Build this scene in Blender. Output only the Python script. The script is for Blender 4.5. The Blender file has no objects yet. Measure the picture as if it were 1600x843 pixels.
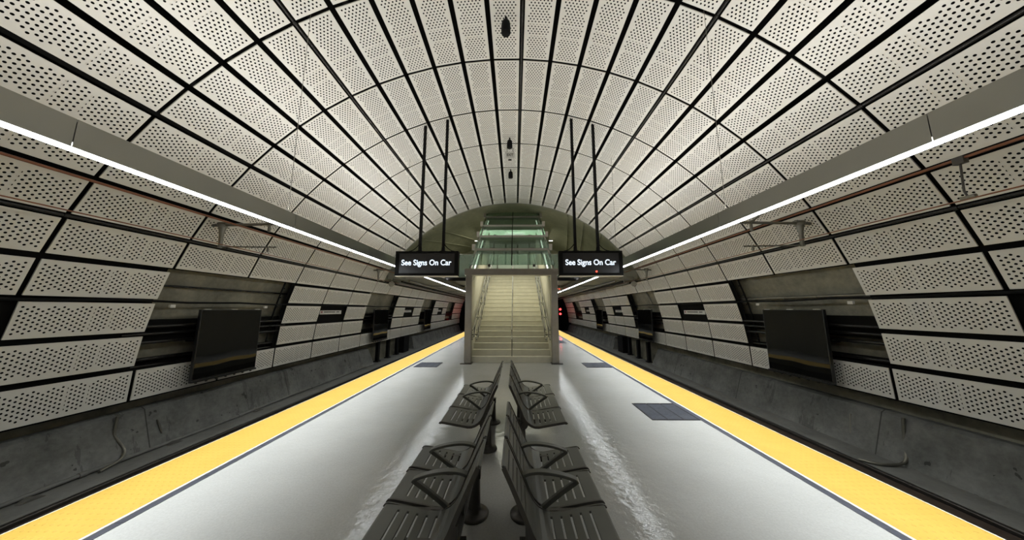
import bpy, math, random
from mathutils import Vector, Matrix
random.seed(7)
sc = bpy.context.scene
C = sc.collection
PI = math.pi

# ------------------------------------------------------------------ camera
F, PITCH, YAW, CX, H = 440.0, 0.1395, -0.0105, 0.126, 1.6
cam_d = bpy.data.cameras.new('camera')
cam = bpy.data.objects.new('camera', cam_d)
C.objects.link(cam)
cam_d.sensor_fit = 'HORIZONTAL'
cam_d.sensor_width = 36.0
cam_d.lens = 36.0 * F / 1600.0
cam_d.clip_start = 0.05
cam_d.clip_end = 200
cam.location = (CX, 0, H)
cam.rotation_euler = (PI / 2 + PITCH, 0, -YAW)
sc.camera = cam

# ------------------------------------------------------------------ world and colour
w = bpy.data.worlds.new('world')
sc.world = w
w.use_nodes = True
w.node_tree.nodes['Background'].inputs[0].default_value = (0.5, 0.5, 0.45, 1)
w.node_tree.nodes['Background'].inputs[1].default_value = 0.02
sc.view_settings.view_transform = 'Standard'
sc.view_settings.look = 'None'
sc.view_settings.gamma = 1.0
sc.view_settings.use_curve_mapping = False
sc.view_settings.exposure = 0.0
sc.cycles.max_bounces = 8
sc.cycles.transparent_max_bounces = 16
sc.cycles.sample_clamp_indirect = 6.0
sc.cycles.use_denoising = True
sc.cycles.caustics_reflective = False
sc.cycles.caustics_refractive = False

# lamp powers
P_DOWN, P_UP, P_STAIR, P_MEZZ = 560.0, 222.0, 11.5, 230.0
DOWN_SPREAD, UP_SPREAD, TILT = 84, 170, math.radians(8)


def area(name, loc, sx, sy, power, col, rot=(0, 0, 0), spread=180, parent=None):
    l = bpy.data.lights.new(name, 'AREA')
    l.shape = 'RECTANGLE'
    l.size, l.size_y = sx, sy
    l.energy = power
    l.color = col
    l.spread = math.radians(spread)
    o = bpy.data.objects.new(name, l)
    C.objects.link(o)
    o.location = loc
    o.rotation_euler = rot
    if parent:
        o.parent = parent
    return o


COOL = (0.93, 0.98, 1.0)
WARM = (1.0, 0.95, 0.76)
FX0, FX1 = -4.0, 31.0          # run of the two light fixtures along the platform
for s in (-1, 1):
    L_ = FX1 - FX0
    area('downlight', (s * 2.86, (FX0 + FX1) / 2, 2.635), 0.07, L_, P_DOWN, COOL, (0, -s * TILT, 0), DOWN_SPREAD)
    area('uplight', (s * 2.86, (FX0 + 12.4) / 2, 2.90), 0.06, 12.4 - FX0, P_UP, (1.0, 0.99, 0.965), (PI, 0, 0), UP_SPREAD)

# ------------------------------------------------------------------ helpers
def tag(o, label=None, cat=None, group=None, kind=None):
    if label: o['label'] = label
    if cat: o['category'] = cat
    if group: o['group'] = group
    if kind: o['kind'] = kind
    return o


def empty(name, loc=(0, 0, 0), rz=0.0):
    o = bpy.data.objects.new(name, None)
    C.objects.link(o)
    o.location = loc
    o.rotation_euler = (0, 0, rz)
    o.empty_display_size = 0.1
    return o


def copy_tree(o, parent=None):
    c = o.copy()
    C.objects.link(c)
    if parent: c.parent = parent
    for ch in list(o.children):
        copy_tree(ch, c)
    return c


class MB:
    def __init__(self):
        self.v, self.f, self.m = [], [], []
        self.smooth = []

    def add(self, vs, fs, mi=0, smooth=False):
        b = len(self.v)
        self.v += [tuple(p) for p in vs]
        for f in fs:
            self.f.append(tuple(i + b for i in f))
            self.m.append(mi)
            self.smooth.append(smooth)

    def box(self, x0, x1, y0, y1, z0, z1, mi=0, M=None):
        vs = [(x0, y0, z0), (x1, y0, z0), (x1, y1, z0), (x0, y1, z0), (x0, y0, z1), (x1, y0, z1), (x1, y1, z1), (x0, y1, z1)]
        if M: vs = [M @ Vector(p) for p in vs]
        self.add(vs, [(0, 3, 2, 1), (4, 5, 6, 7), (0, 1, 5, 4), (1, 2, 6, 5), (2, 3, 7, 6), (3, 0, 4, 7)], mi)
        return self

    def tube(self, pts, r, n=10, mi=0, cap=True, sx=1.0):
        pts = [Vector(p) for p in pts]
        rs = r if isinstance(r, (list, tuple)) else [r] * len(pts)
        vs, fs = [], []
        ref = None
        for i, p in enumerate(pts):
            if i == 0: d = pts[1] - pts[0]
            elif i == len(pts) - 1: d = pts[-1] - pts[-2]
            else: d = (pts[i + 1] - p).normalized() + (p - pts[i - 1]).normalized()
            d.normalize()
            if ref is None:
                up = Vector((0, 0, 1)) if abs(d.z) < 0.9 else Vector((0, 1, 0))
                a = d.cross(up).normalized()
            else:
                a = (ref - d * ref.dot(d)).normalized()
            ref = a
            b = d.cross(a)
            for k in range(n):
                t = 2 * PI * k / n
                vs.append(p + (a * math.cos(t) * sx + b * math.sin(t)) * rs[i])
        for i in range(len(pts) - 1):
            for k in range(n):
                fs.append((i * n + k, i * n + (k + 1) % n, (i + 1) * n + (k + 1) % n, (i + 1) * n + k))
        self.add(vs, fs, mi, True)
        if cap:
            self.add(vs[:n], [tuple(range(n))[::-1]], mi)
            self.add(vs[-n:], [tuple(range(n))], mi)
        return self

    def lathe(self, c, prof, n=24, mi=0, axis='z'):
        vs, fs = [], []
        for r, z in prof:
            for k in range(n):
                t = 2 * PI * k / n
                vs.append((c[0] + r * math.cos(t), c[1] + r * math.sin(t), c[2] + z))
        for i in range(len(prof) - 1):
            for k in range(n):
                fs.append((i * n + k, i * n + (k + 1) % n, (i + 1) * n + (k + 1) % n, (i + 1) * n + k))
        self.add(vs, fs, mi, True)
        self.add(vs[:n], [tuple(range(n))[::-1]], mi)
        self.add(vs[-n:], [tuple(range(n))], mi)
        return self

    def extrude_y(self, poly, y0, y1, mi=0, cap=True):
        """poly: list of (x, z), closed, extruded along Y."""
        n = len(poly)
        vs = [(x, y0, z) for x, z in poly] + [(x, y1, z) for x, z in poly]
        fs = [(i, (i + 1) % n, n + (i + 1) % n, n + i) for i in range(n)]
        if cap: fs += [tuple(range(n))[::-1], tuple(range(n, 2 * n))]
        self.add(vs, fs, mi)
        return self

    def build(self, name, mats, parent=None, loc=None):
        me = bpy.data.meshes.new(name)
        me.from_pydata(self.v, [], self.f)
        mats = mats if isinstance(mats, (list, tuple)) else [mats]
        for m in mats: me.materials.append(m)
        for p, mi, s in zip(me.polygons, self.m, self.smooth):
            p.material_index = mi
            p.use_smooth = s
        me.update()
        import bmesh
        bm = bmesh.new(); bm.from_mesh(me)
        bmesh.ops.recalc_face_normals(bm, faces=bm.faces)
        bm.to_mesh(me); bm.free()
        o = bpy.data.objects.new(name, me)
        C.objects.link(o)
        if parent: o.parent = parent
        if loc: o.location = loc
        return o


def bevel(o, w=0.005, seg=2):
    m = o.modifiers.new('bevel', 'BEVEL')
    m.width = w; m.segments = seg; m.limit_method = 'ANGLE'
    return o


# ------------------------------------------------------------------ materials
def new_mat(name):
    m = bpy.data.materials.new(name)
    m.use_nodes = True
    return m, m.node_tree, m.node_tree.nodes['Principled BSDF']


def link(nt, a, b): nt.links.new(a, b)


def math_node(nt, op, a, b=None, c=None):
    n = nt.nodes.new('ShaderNodeMath')
    n.operation = op
    for i, x in enumerate((a, b, c)):
        if x is None: continue
        if isinstance(x, (int, float)): n.inputs[i].default_value = x
        else: nt.links.new(x, n.inputs[i])
    return n.outputs[0]


def noise(nt, scale, detail=4, rough=0.6, vec=None, mapscale=None):
    tc = nt.nodes.new('ShaderNodeTexCoord')
    src = vec or tc.outputs['Object']
    if mapscale:
        mp = nt.nodes.new('ShaderNodeMapping')
        mp.inputs['Scale'].default_value = mapscale
        nt.links.new(src, mp.inputs[0]); src = mp.outputs[0]
    n = nt.nodes.new('ShaderNodeTexNoise')
    n.inputs['Scale'].default_value = scale
    n.inputs['Detail'].default_value = detail
    n.inputs['Roughness'].default_value = rough
    nt.links.new(src, n.inputs['Vector'])
    return n.outputs['Fac']


def ramp(nt, fac, stops):
    r = nt.nodes.new('ShaderNodeValToRGB')
    e = r.color_ramp.elements
    while len(e) < len(stops): e.new(0.5)
    for i, (p, c) in enumerate(stops):
        e[i].position = p
        e[i].color = (*c, 1) if len(c) == 3 else c
    nt.links.new(fac, r.inputs[0])
    return r.outputs[0]


def plain(name, col, rough=0.5, metal=0.0, var=0.12, scale=6.0, spec=0.5, bump=0.0):
    m, nt, p = new_mat(name)
    n = noise(nt, scale, 5)
    lo = tuple(c * (1 - var) for c in col); hi = tuple(min(1, c * (1 + var)) for c in col)
    link(nt, ramp(nt, n, [(0.3, lo), (0.7, hi)]), p.inputs['Base Color'])
    p.inputs['Roughness'].default_value = rough
    p.inputs['Metallic'].default_value = metal
    p.inputs['Specular IOR Level'].default_value = spec
    if bump:
        b = nt.nodes.new('ShaderNodeBump'); b.inputs['Strength'].default_value = bump; b.inputs['Distance'].default_value = 0.01
        link(nt, n, b.inputs['Height']); link(nt, b.outputs[0], p.inputs['Normal'])
    return m


def emit(name, col, strength):
    m = bpy.data.materials.new(name); m.use_nodes = True
    nt = m.node_tree; nt.nodes.clear()
    e = nt.nodes.new('ShaderNodeEmission'); o = nt.nodes.new('ShaderNodeOutputMaterial')
    e.inputs[0].default_value = (*col, 1); e.inputs[1].default_value = strength
    link(nt, e.outputs[0], o.inputs[0])
    return m


def glass(name, tint, refl=0.35):
    m = bpy.data.materials.new(name); m.use_nodes = True
    nt = m.node_tree; nt.nodes.clear()
    o = nt.nodes.new('ShaderNodeOutputMaterial')
    t = nt.nodes.new('ShaderNodeBsdfTransparent'); t.inputs[0].default_value = (*tint, 1)
    g = nt.nodes.new('ShaderNodeBsdfGlossy'); g.inputs['Roughness'].default_value = 0.03
    g.inputs['Color'].default_value = (0.8, 0.9, 0.85, 1)
    d = nt.nodes.new('ShaderNodeBsdfDiffuse'); d.inputs[0].default_value = (0.34, 0.42, 0.37, 1)
    fr = nt.nodes.new('ShaderNodeFresnel'); fr.inputs[0].default_value = 1.5
    mx0 = nt.nodes.new('ShaderNodeMixShader'); mx0.inputs[0].default_value = 0.14
    link(nt, t.outputs[0], mx0.inputs[1]); link(nt, d.outputs[0], mx0.inputs[2])
    mx = nt.nodes.new('ShaderNodeMixShader')
    f = math_node(nt, 'MULTIPLY', fr.outputs[0], refl * 2)
    link(nt, f, mx.inputs[0]); link(nt, mx0.outputs[0], mx.inputs[1]); link(nt, g.outputs[0], mx.inputs[2])
    link(nt, mx.outputs[0], o.inputs[0])
    return m


# perforated panel: holes cut by the shader from a regular staggered hole layout (metres in the uv map)
def panel_material():
    m, nt, p = new_mat('perforated_enamel')
    uv = nt.nodes.new('ShaderNodeUVMap'); uv.uv_map = 'UVMap'
    sp = nt.nodes.new('ShaderNodeSeparateXYZ'); link(nt, uv.outputs[0], sp.inputs[0])
    u, v = sp.outputs[0], sp.outputs[1]
    PCH = 0.0425
    vp = math_node(nt, 'DIVIDE', math_node(nt, 'SUBTRACT', v, 0.0255), PCH)
    c = math_node(nt, 'FLOOR', vp)
    fv = math_node(nt, 'MULTIPLY', math_node(nt, 'SUBTRACT', math_node(nt, 'SUBTRACT', vp, c), 0.5), PCH)
    par = math_node(nt, 'MODULO', math_node(nt, 'ADD', c, 201.0), 2.0)
    a = math_node(nt, 'ADD', math_node(nt, 'DIVIDE', u, 0.0585), math_node(nt, 'MULTIPLY', math_node(nt, 'SUBTRACT', 1.0, par), 0.5))
    fu = math_node(nt, 'MULTIPLY', math_node(nt, 'SUBTRACT', a, math_node(nt, 'ROUND', a)), 0.0585)
    r2 = math_node(nt, 'ADD', math_node(nt, 'MULTIPLY', fu, fu), math_node(nt, 'MULTIPLY', fv, fv))
    inside = math_node(nt, 'LESS_THAN', r2, 0.0128 ** 2)
    # narrower rows (five holes) at columns 4, 10, 20, 26
    spc = None
    for k in (4, 10, 20, 26):
        q = math_node(nt, 'LESS_THAN', math_node(nt, 'ABSOLUTE', math_node(nt, 'SUBTRACT', c, float(k))), 0.5)
        spc = q if spc is None else math_node(nt, 'MAXIMUM', spc, q)
    lim = math_node(nt, 'SUBTRACT', 0.192, math_node(nt, 'MULTIPLY', spc, 0.052))
    ok = math_node(nt, 'LESS_THAN', math_node(nt, 'ABSOLUTE', u), lim)
    ok2 = math_node(nt, 'MULTIPLY', math_node(nt, 'GREATER_THAN', vp, 0.0), math_node(nt, 'LESS_THAN', vp, 31.0))
    hole = math_node(nt, 'MULTIPLY', math_node(nt, 'MULTIPLY', inside, ok), ok2)
    n = noise(nt, 1.3, 4, 0.6)
    link(nt, ramp(nt, n, [(0.3, (0.60, 0.58, 0.53)), (0.7, (0.66, 0.64, 0.585))]), p.inputs['Base Color'])
    p.inputs['Roughness'].default_value = 0.36
    p.inputs['Specular IOR Level'].default_value = 0.45
    tr = nt.nodes.new('ShaderNodeBsdfTransparent')
    mx = nt.nodes.new('ShaderNodeMixShader')
    link(nt, hole, mx.inputs[0]); link(nt, p.outputs[0], mx.inputs[1]); link(nt, tr.outputs[0], mx.inputs[2])
    link(nt, mx.outputs[0], nt.nodes['Material Output'].inputs[0])
    return m


def concrete(name, dark, light, scale=1.2, rough=0.8, bump=0.25, seams=None):
    m, nt, p = new_mat(name)
    n1 = noise(nt, scale, 8, 0.7)
    n2 = noise(nt, scale * 9, 5, 0.6)
    f = math_node(nt, 'ADD', math_node(nt, 'MULTIPLY', n1, 0.75), math_node(nt, 'MULTIPLY', n2, 0.25))
    col = ramp(nt, f, [(0.32, dark), (0.68, light)])
    link(nt, col, p.inputs['Base Color'])
    p.inputs['Roughness'].default_value = rough
    p.inputs['Specular IOR Level'].default_value = 0.25
    if seams:
        tc = nt.nodes.new('ShaderNodeTexCoord')
        sp = nt.nodes.new('ShaderNodeSeparateXYZ'); link(nt, tc.outputs['Object'], sp.inputs[0])
        q = math_node(nt, 'DIVIDE', math_node(nt, 'ADD', sp.outputs[1], 0.9), seams)
        fr = math_node(nt, 'SUBTRACT', q, math_node(nt, 'FLOOR', q))
        line = math_node(nt, 'LESS_THAN', fr, 0.02 / seams)
        n3 = noise(nt, 5.0, 3, 0.5)
        spots = math_node(nt, 'GREATER_THAN', n3, 0.69)
        streak = noise(nt, 1.0, 5, 0.7, mapscale=(1, 3.5, 0.7))
        st = math_node(nt, 'MULTIPLY', math_node(nt, 'GREATER_THAN', streak, 0.60), 0.35)
        k = math_node(nt, 'MAXIMUM', math_node(nt, 'MULTIPLY', math_node(nt, 'MAXIMUM', line, spots), 0.7), st)
        mx = nt.nodes.new('ShaderNodeMix'); mx.data_type = 'RGBA'
        link(nt, k, mx.inputs[0]); link(nt, col, mx.inputs[6]); mx.inputs[7].default_value = (0.02, 0.02, 0.018, 1)
        link(nt, mx.outputs[2], p.inputs['Base Color'])
    b = nt.nodes.new('ShaderNodeBump'); b.inputs['Strength'].default_value = bump; b.inputs['Distance'].default_value = 0.02
    link(nt, f, b.inputs['Height']); link(nt, b.outputs[0], p.inputs['Normal'])
    return m


def floor_material():
    m, nt, p = new_mat('polished_terrazzo')
    tc = nt.nodes.new('ShaderNodeTexCoord')
    big = noise(nt, 0.9, 6, 0.6)
    fine = noise(nt, 60, 3, 0.7)
    f = math_node(nt, 'ADD', math_node(nt, 'MULTIPLY', big, 0.5), math_node(nt, 'MULTIPLY', fine, 0.5))
    link(nt, ramp(nt, f, [(0.35, (0.33, 0.33, 0.315)), (0.65, (0.41, 0.41, 0.395))]), p.inputs['Base Color'])
    link(nt, ramp(nt, big, [(0.35, (0.04, 0.04, 0.04)), (0.7, (0.09, 0.09, 0.09))]), p.inputs['Roughness'])
    p.inputs['Specular IOR Level'].default_value = 0.36
    b = nt.nodes.new('ShaderNodeBump'); b.inputs['Strength'].default_value = 0.9; b.inputs['Distance'].default_value = 0.004
    wav = noise(nt, 11, 4, 0.6)
    link(nt, wav, b.inputs['Height']); link(nt, b.outputs[0], p.inputs['Normal'])
    return m


def tactile_material():
    m, nt, p = new_mat('yellow_tactile')
    tc = nt.nodes.new('ShaderNodeTexCoord')
    sp = nt.nodes.new('ShaderNodeSeparateXYZ'); link(nt, tc.outputs['Object'], sp.inputs[0])
    def cell(s):
        q = math_node(nt, 'DIVIDE', s, 0.06)
        return math_node(nt, 'MULTIPLY', math_node(nt, 'SUBTRACT', math_node(nt, 'SUBTRACT', q, math_node(nt, 'FLOOR', q)), 0.5), 0.06)
    a, b_ = cell(sp.outputs[0]), cell(sp.outputs[1])
    r = math_node(nt, 'SQRT', math_node(nt, 'ADD', math_node(nt, 'MULTIPLY', a, a), math_node(nt, 'MULTIPLY', b_, b_)))
    dome = math_node(nt, 'MAXIMUM', math_node(nt, 'SUBTRACT', 1.0, math_node(nt, 'DIVIDE', r, 0.013)), 0.0)
    dome = math_node(nt, 'MINIMUM', math_node(nt, 'MULTIPLY', dome, 2.0), 1.0)
    n = noise(nt, 3.0, 6, 0.7)
    base = nt.nodes.new('ShaderNodeMix'); base.data_type = 'RGBA'
    link(nt, ramp(nt, n, [(0.3, (0.42, 0.265, 0.042)), (0.7, (0.465, 0.30, 0.055))]), base.inputs[6])
    base.inputs[7].default_value = (0.36, 0.23, 0.04, 1)      # scuffed dome tops
    n2 = noise(nt, 2.2, 4, 0.7)
    wear = math_node(nt, 'MULTIPLY', dome, math_node(nt, 'MULTIPLY', n2, 0.75))
    link(nt, wear, base.inputs[0])
    link(nt, base.outputs[2], p.inputs['Base Color'])
    p.inputs['Roughness'].default_value = 0.55
    bp = nt.nodes.new('ShaderNodeBump'); bp.inputs['Strength'].default_value = 0.6; bp.inputs['Distance'].default_value = 0.005
    link(nt, dome, bp.inputs['Height']); link(nt, bp.outputs[0], p.inputs['Normal'])
    return m


def grate_material():
    return plain('grate_steel', (0.13, 0.14, 0.17), 0.38, 0.6, 0.15, 20)


def screen_material():
    m, nt, p = new_mat('black_glass')
    n = noise(nt, 2.0, 3)
    link(nt, ramp(nt, n, [(0.3, (0.004, 0.004, 0.004)), (0.7, (0.007, 0.007, 0.006))]), p.inputs['Base Color'])
    p.inputs['Roughness'].default_value = 0.035
    p.inputs['Specular IOR Level'].default_value = 0.24
    b = nt.nodes.new('ShaderNodeBump'); b.inputs['Strength'].default_value = 0.12; b.inputs['Distance'].default_value = 0.05
    w_ = noise(nt, 1.1, 1, 0.4)
    link(nt, w_, b.inputs['Height']); link(nt, b.outputs[0], p.inputs['Normal'])
    return m


M = dict(
    panel=panel_material(),
    flange=plain('panel_edge', (0.60, 0.57, 0.50), 0.45, 0, 0.05),
    void_shade=plain('black_void_shade', (0.004, 0.0038, 0.003), 0.95, 0, 0.3, 2, 0.2),  # near-black colour carries the shade of the voids behind panels and ducts
    conc=concrete('wall_concrete', (0.11, 0.103, 0.078), (0.31, 0.29, 0.22), 1.1),
    curb=concrete('curb_concrete', (0.075, 0.076, 0.07), (0.21, 0.21, 0.195), 1.6, seams=3.1),
    bed=concrete('track_concrete', (0.10, 0.10, 0.09), (0.17, 0.168, 0.155), 2.0),
    slab=concrete('platform_edge_concrete', (0.06, 0.058, 0.05), (0.12, 0.115, 0.10), 1.5),
    cavern=concrete('cavern_concrete', (0.17, 0.17, 0.11), (0.29, 0.285, 0.19), 0.5, 0.8, 0.3),
    soffit=concrete('soffit_concrete', (0.20, 0.20, 0.17), (0.30, 0.295, 0.25), 0.7),
    floor=floor_material(),
    yellow=tactile_material(),
    trim=plain('pale_trim', (0.62, 0.60, 0.52), 0.4, 0, 0.05),
    strip=plain('slate_strip', (0.10, 0.105, 0.13), 0.35, 0.5, 0.15, 12),
    rail=plain('rusty_rail', (0.075, 0.055, 0.042), 0.5, 0.6, 0.3, 9),
    railtop=plain('rail_head', (0.05, 0.045, 0.04), 0.35, 0.8, 0.2, 9),
    grate=grate_material(),
    darkgap=plain('grate_frame', (0.03, 0.03, 0.035), 0.5, 0.4),
    fascia=plain('grey_fascia', (0.30, 0.295, 0.265), 0.28, 0.75, 0.05, 1.0),
    led=emit('light_diffuser', (0.93, 0.98, 1.0), 20.0),
    ledup=emit('uplight_diffuser', (1.0, 0.97, 0.9), 2.5),
    black=plain('black_paint', (0.004, 0.004, 0.004), 0.7, 0.0, 0.3, 6, 0.15),
    blackgloss=plain('black_conduit', (0.014, 0.013, 0.012), 0.22, 0.3, 0.3),
    screen=screen_material(),
    frame=plain('screen_frame', (0.06, 0.06, 0.06), 0.3, 0.8, 0.1),
    bench=plain('bench_metal', (0.10, 0.10, 0.088), 0.42, 0.35, 0.08, 3),
    benchdark=plain('bench_support', (0.07, 0.064, 0.056), 0.4, 0.4, 0.1, 3),
    steel=plain('brushed_steel', (0.40, 0.375, 0.33), 0.33, 0.85, 0.08, 5),
    tube=plain('galvanised_tube', (0.19, 0.18, 0.15), 0.4, 0.7, 0.1, 5),
    copper=plain('copper_wire', (0.21, 0.085, 0.045), 0.4, 0.5, 0.15, 5),
    stair=plain('stair_stone', (0.58, 0.56, 0.45), 0.6, 0, 0.07, 4),
    nosing=plain('stair_nosing', (0.50, 0.48, 0.38), 0.6, 0, 0.07, 4),
    glass=glass('green_glass', (0.80, 0.89, 0.83)),
    mezzfloor=plain('mezzanine_floor', (0.40, 0.40, 0.36), 0.3, 0, 0.08, 3),
    signface=plain('sign_screen', (0.022, 0.021, 0.023), 0.35, 0.0, 0.1),
    text=emit('white_letters', (0.78, 0.90, 1.0), 1.5),
    red=emit('red_light', (1.0, 0.03, 0.03), 9.0),
    redsoft=emit('red_glow', (1.0, 0.10, 0.06), 2.2),
    tubelight=emit('tube_light', (1.0, 1.0, 0.88), 2.2),
    white=plain('white_enamel', (0.55, 0.54, 0.50), 0.4, 0, 0.06, 10),
    brightener=plain('pale_green_panel', (0.50, 0.58, 0.50), 0.4, 0, 0.06, 3),
    ink=plain('dark_ink', (0.10, 0.10, 0.09), 0.5, 0, 0.1),
    pinkink=plain('red_ink', (0.30, 0.12, 0.13), 0.5, 0, 0.1),
    plastic=plain('grey_plastic', (0.36, 0.35, 0.30), 0.5, 0, 0.05),
    handle=plain('rail_steel', (0.16, 0.155, 0.13), 0.3, 0.85, 0.1, 6),
)

# ------------------------------------------------------------------ vault geometry
R, ZC, DL, P0, CELL, Y4 = 6.4, 0.1, 0.0901, -0.005, 1.425, 4.948
YEND, YFAR, YBACK = 12.56, 34.0, -5.0
RS = 6.74
ring = lambda k: Y4 + (k - 4) * CELL


def vp(phi, r, y): return (r * math.sin(phi), y, ZC + r * math.cos(phi))


def arc_shell(name, mat, phi0, phi1, y0, y1, r=RS, n=24, thick=0.12):
    mb = MB()
    vs, fs = [], []
    for rr in (r, r + thick):
        for y in (y0, y1):
            for i in range(n + 1):
                vs.append(vp(phi0 + (phi1 - phi0) * i / n, rr, y))
    k = n + 1
    for i in range(n):
        fs.append((i, i + 1, k + i + 1, k + i))
        fs.append((2 * k + i, 3 * k + i, 3 * k + i + 1, 2 * k + i + 1))
        fs.append((i, 2 * k + i, 2 * k + i + 1, i + 1))
        fs.append((k + i, k + i + 1, 3 * k + i + 1, 3 * k + i))
    fs += [(0, k, 3 * k, 2 * k), (n, 2 * k + n, 3 * k + n, k + n)]
    mb.add(vs, fs, 0, True)
    o = mb.build(name, mat)
    for p in o.data.polygons: p.use_smooth = False
    o['kind'] = 'structure'
    return o


arc_shell('ceiling', M['void_shade'], -1.19, 1.19, YBACK, YEND, n=36)
arc_shell('wall_right', M['conc'], 1.19, 1.72, YBACK, YFAR, n=10)
arc_shell('wall_left', M['conc'], -1.72, -1.19, YBACK, YFAR, n=10)
# near-black sheets standing in for shadow behind the wall panels, open at the bays
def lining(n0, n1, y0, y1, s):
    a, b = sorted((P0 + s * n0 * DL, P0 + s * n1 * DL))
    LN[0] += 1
    arc_shell(f'wall_shade_sheet_{LN[0]}', M['void_shade'], a, b, y0, y1, r=6.50, n=6, thick=0.02)


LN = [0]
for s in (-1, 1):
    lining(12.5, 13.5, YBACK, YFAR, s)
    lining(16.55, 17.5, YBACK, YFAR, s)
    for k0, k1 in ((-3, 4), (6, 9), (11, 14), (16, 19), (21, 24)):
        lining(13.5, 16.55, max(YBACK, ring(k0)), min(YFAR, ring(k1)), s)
# raw concrete cavern above the mezzanine, past the end of the panelled vault
CAVERN = arc_shell('ceiling_mezzanine', M['cavern'], -1.12, 1.12, YEND + 0.12, 20.5, r=6.62, n=40)
arc_shell('trim_1', M['soffit'], -1.13, 1.13, YEND - 0.02, YEND + 0.12, r=6.42, n=48, thick=0.42)

mb = MB().box(-6.3, 6.3, 20.5, 20.7, 3.4, 7.0); o = mb.build('wall_mezzanine', M['cavern']); o['kind'] = 'structure'
# mezzanine slab with the stair opening, and the low soffit over the far platform
mb = MB()
mb.box(-5.62, -1.32, YEND + 0.02, 20.5, 2.96, 3.4)
mb.box(1.32, 5.62, YEND + 0.02, 20.5, 2.96, 3.4)
mb.box(-1.32, 1.32, 14.6, 20.5, 2.96, 3.4)
mb.box(-5.7, 5.7, 20.5, YFAR, 2.96, 3.2)
o = mb.build('floor_mezzanine', M['soffit']); o['kind'] = 'structure'
mb = MB()
for y in (15.0, 18.5, 22.0, 25.5, 29.0):
    mb.box(-5.7, 5.7, y, y + 0.35, 2.80, 2.96)
mb = None
mb = MB().box(-7.0, 7.0, YFAR, YFAR + 0.2, -1.0, 3.3); o = mb.build('wall_far', M['void_shade']); o['kind'] = 'structure'
mb = MB().box(-7.0, 7.0, YBACK - 0.2, YBACK, -1.0, 7.0); o = mb.build('wall_back', M['conc']); o['kind'] = 'structure'

# platform slab, track beds
mb = MB()
mb.extrude_y([(-3.54, -0.02), (-3.54, -0.16), (-3.2, -0.22), (-3.2, -1.0), (3.2, -1.0), (3.2, -0.22), (3.54, -0.16), (3.54, -0.02)], YBACK, 32.0)
o = mb.build('floor_platform_slab', M['slab']); o['kind'] = 'structure'
mb = MB().box(-2.95, 2.95, YBACK, 32.0, -0.02, 0.0); o = mb.build('floor', M['floor']); o['kind'] = 'structure'
for s, nm in ((-1, 'left'), (1, 'right')):
    mb = MB(); a, b = sorted((s * 3.2, s * 6.9)); mb.box(a, b, YBACK, YFAR, -1.1, -0.87)
    o = mb.build('floor_track_' + nm, M['bed']); o['kind'] = 'structure'
    # sloped concrete curb under the wall panels, in two lengths with an opening between
    mb = MB()
    for (ya, yb, t0, t1) in ((YBACK, 13.3, 0, 0.25), (18.4, YFAR, -0.35, 0)):
        poly = [(s * 6.33, -0.87), (s * 6.40, -0.66), (s * 6.56, -0.18), (s * 6.62, -0.14), (s * 6.9, -0.14), (s * 6.9, -0.87)]
        mb.extrude_y(poly, ya, yb)
        # slanting ends
        n = len(mb.v)
        for i in range(n - 12, n):
            x, y, z = mb.v[i]
            if abs(y - yb) < 1e-6 and t1: mb.v[i] = (x, y - t1 * (z + 0.87), z)
            if abs(y - ya) < 1e-6 and t0: mb.v[i] = (x, y - t0 * (z + 0.87), z)
    o = mb.build('wall_curb_' + nm, M['curb']); o['kind'] = 'structure'

# ------------------------------------------------------------------ perforated panels
GAP_L, GAP_T = 0.084, 0.050
PW, PL = 2 * R * math.tan(DL / 2) - GAP_L, CELL - GAP_T
RP = R


def panel_mesh(length, name='perforated_panel'):
    hw, d, ds = PW / 2, 0.014, 0.009
    vs = [(-hw, 0, 0), (hw, 0, 0), (hw, length, 0), (-hw, length, 0),
          (-hw, 0, d), (hw, 0, d), (hw, length, d), (-hw, length, d)]
    fs = [(0, 1, 2, 3), (0, 4, 5, 1), (1, 5, 6, 2), (2, 6, 7, 3), (3, 7, 4, 0)]
    mi = [0, 1, 1, 1, 1]
    for c in (15, 20):
        y = 0.0255 + (c + 0.5) * 0.0425
        if y + 0.02 > length: continue
        b = len(vs)
        vs += [(-hw, y - 0.009, ds), (hw, y - 0.009, ds), (hw, y + 0.009, ds), (-hw, y + 0.009, ds)]
        fs.append((b, b + 1, b + 2, b + 3)); mi.append(1)
    me = bpy.data.meshes.new(name)
    me.from_pydata(vs, [], fs)
    me.materials.append(M['panel']); me.materials.append(M['flange'])
    uvl = me.uv_layers.new(name='UVMap')
    for p, m_ in zip(me.polygons, mi):
        p.material_index = m_
        for li in p.loop_indices:
            co = me.vertices[me.loops[li].vertex_index].co
            uvl.data[li].uv = (co.x, co.y) if m_ == 0 else (5, -5)
    return me


full_me = panel_mesh(PL)
end_me = panel_mesh(YEND - ring(9) - 0.05)


def project(p):
    x, y, z = p[0] - CX, p[1], p[2] - H
    c, s = math.cos(YAW), math.sin(YAW)
    x, y = x * c - y * s * -1 * -1, x * s + y * c
    cc, ss = math.cos(PITCH), math.sin(PITCH)
    d = y * cc + z * ss
    if d < 0.05: return None
    return 800 + F * x / d, 421.5 - F * (z * cc - y * ss) / d


ORD = 'zeroth first second third fourth fifth sixth seventh eighth ninth tenth eleventh twelfth thirteenth fourteenth fifteenth sixteenth seventeenth eighteenth nineteenth twentieth twenty-first twenty-second twenty-third'.split()

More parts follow.
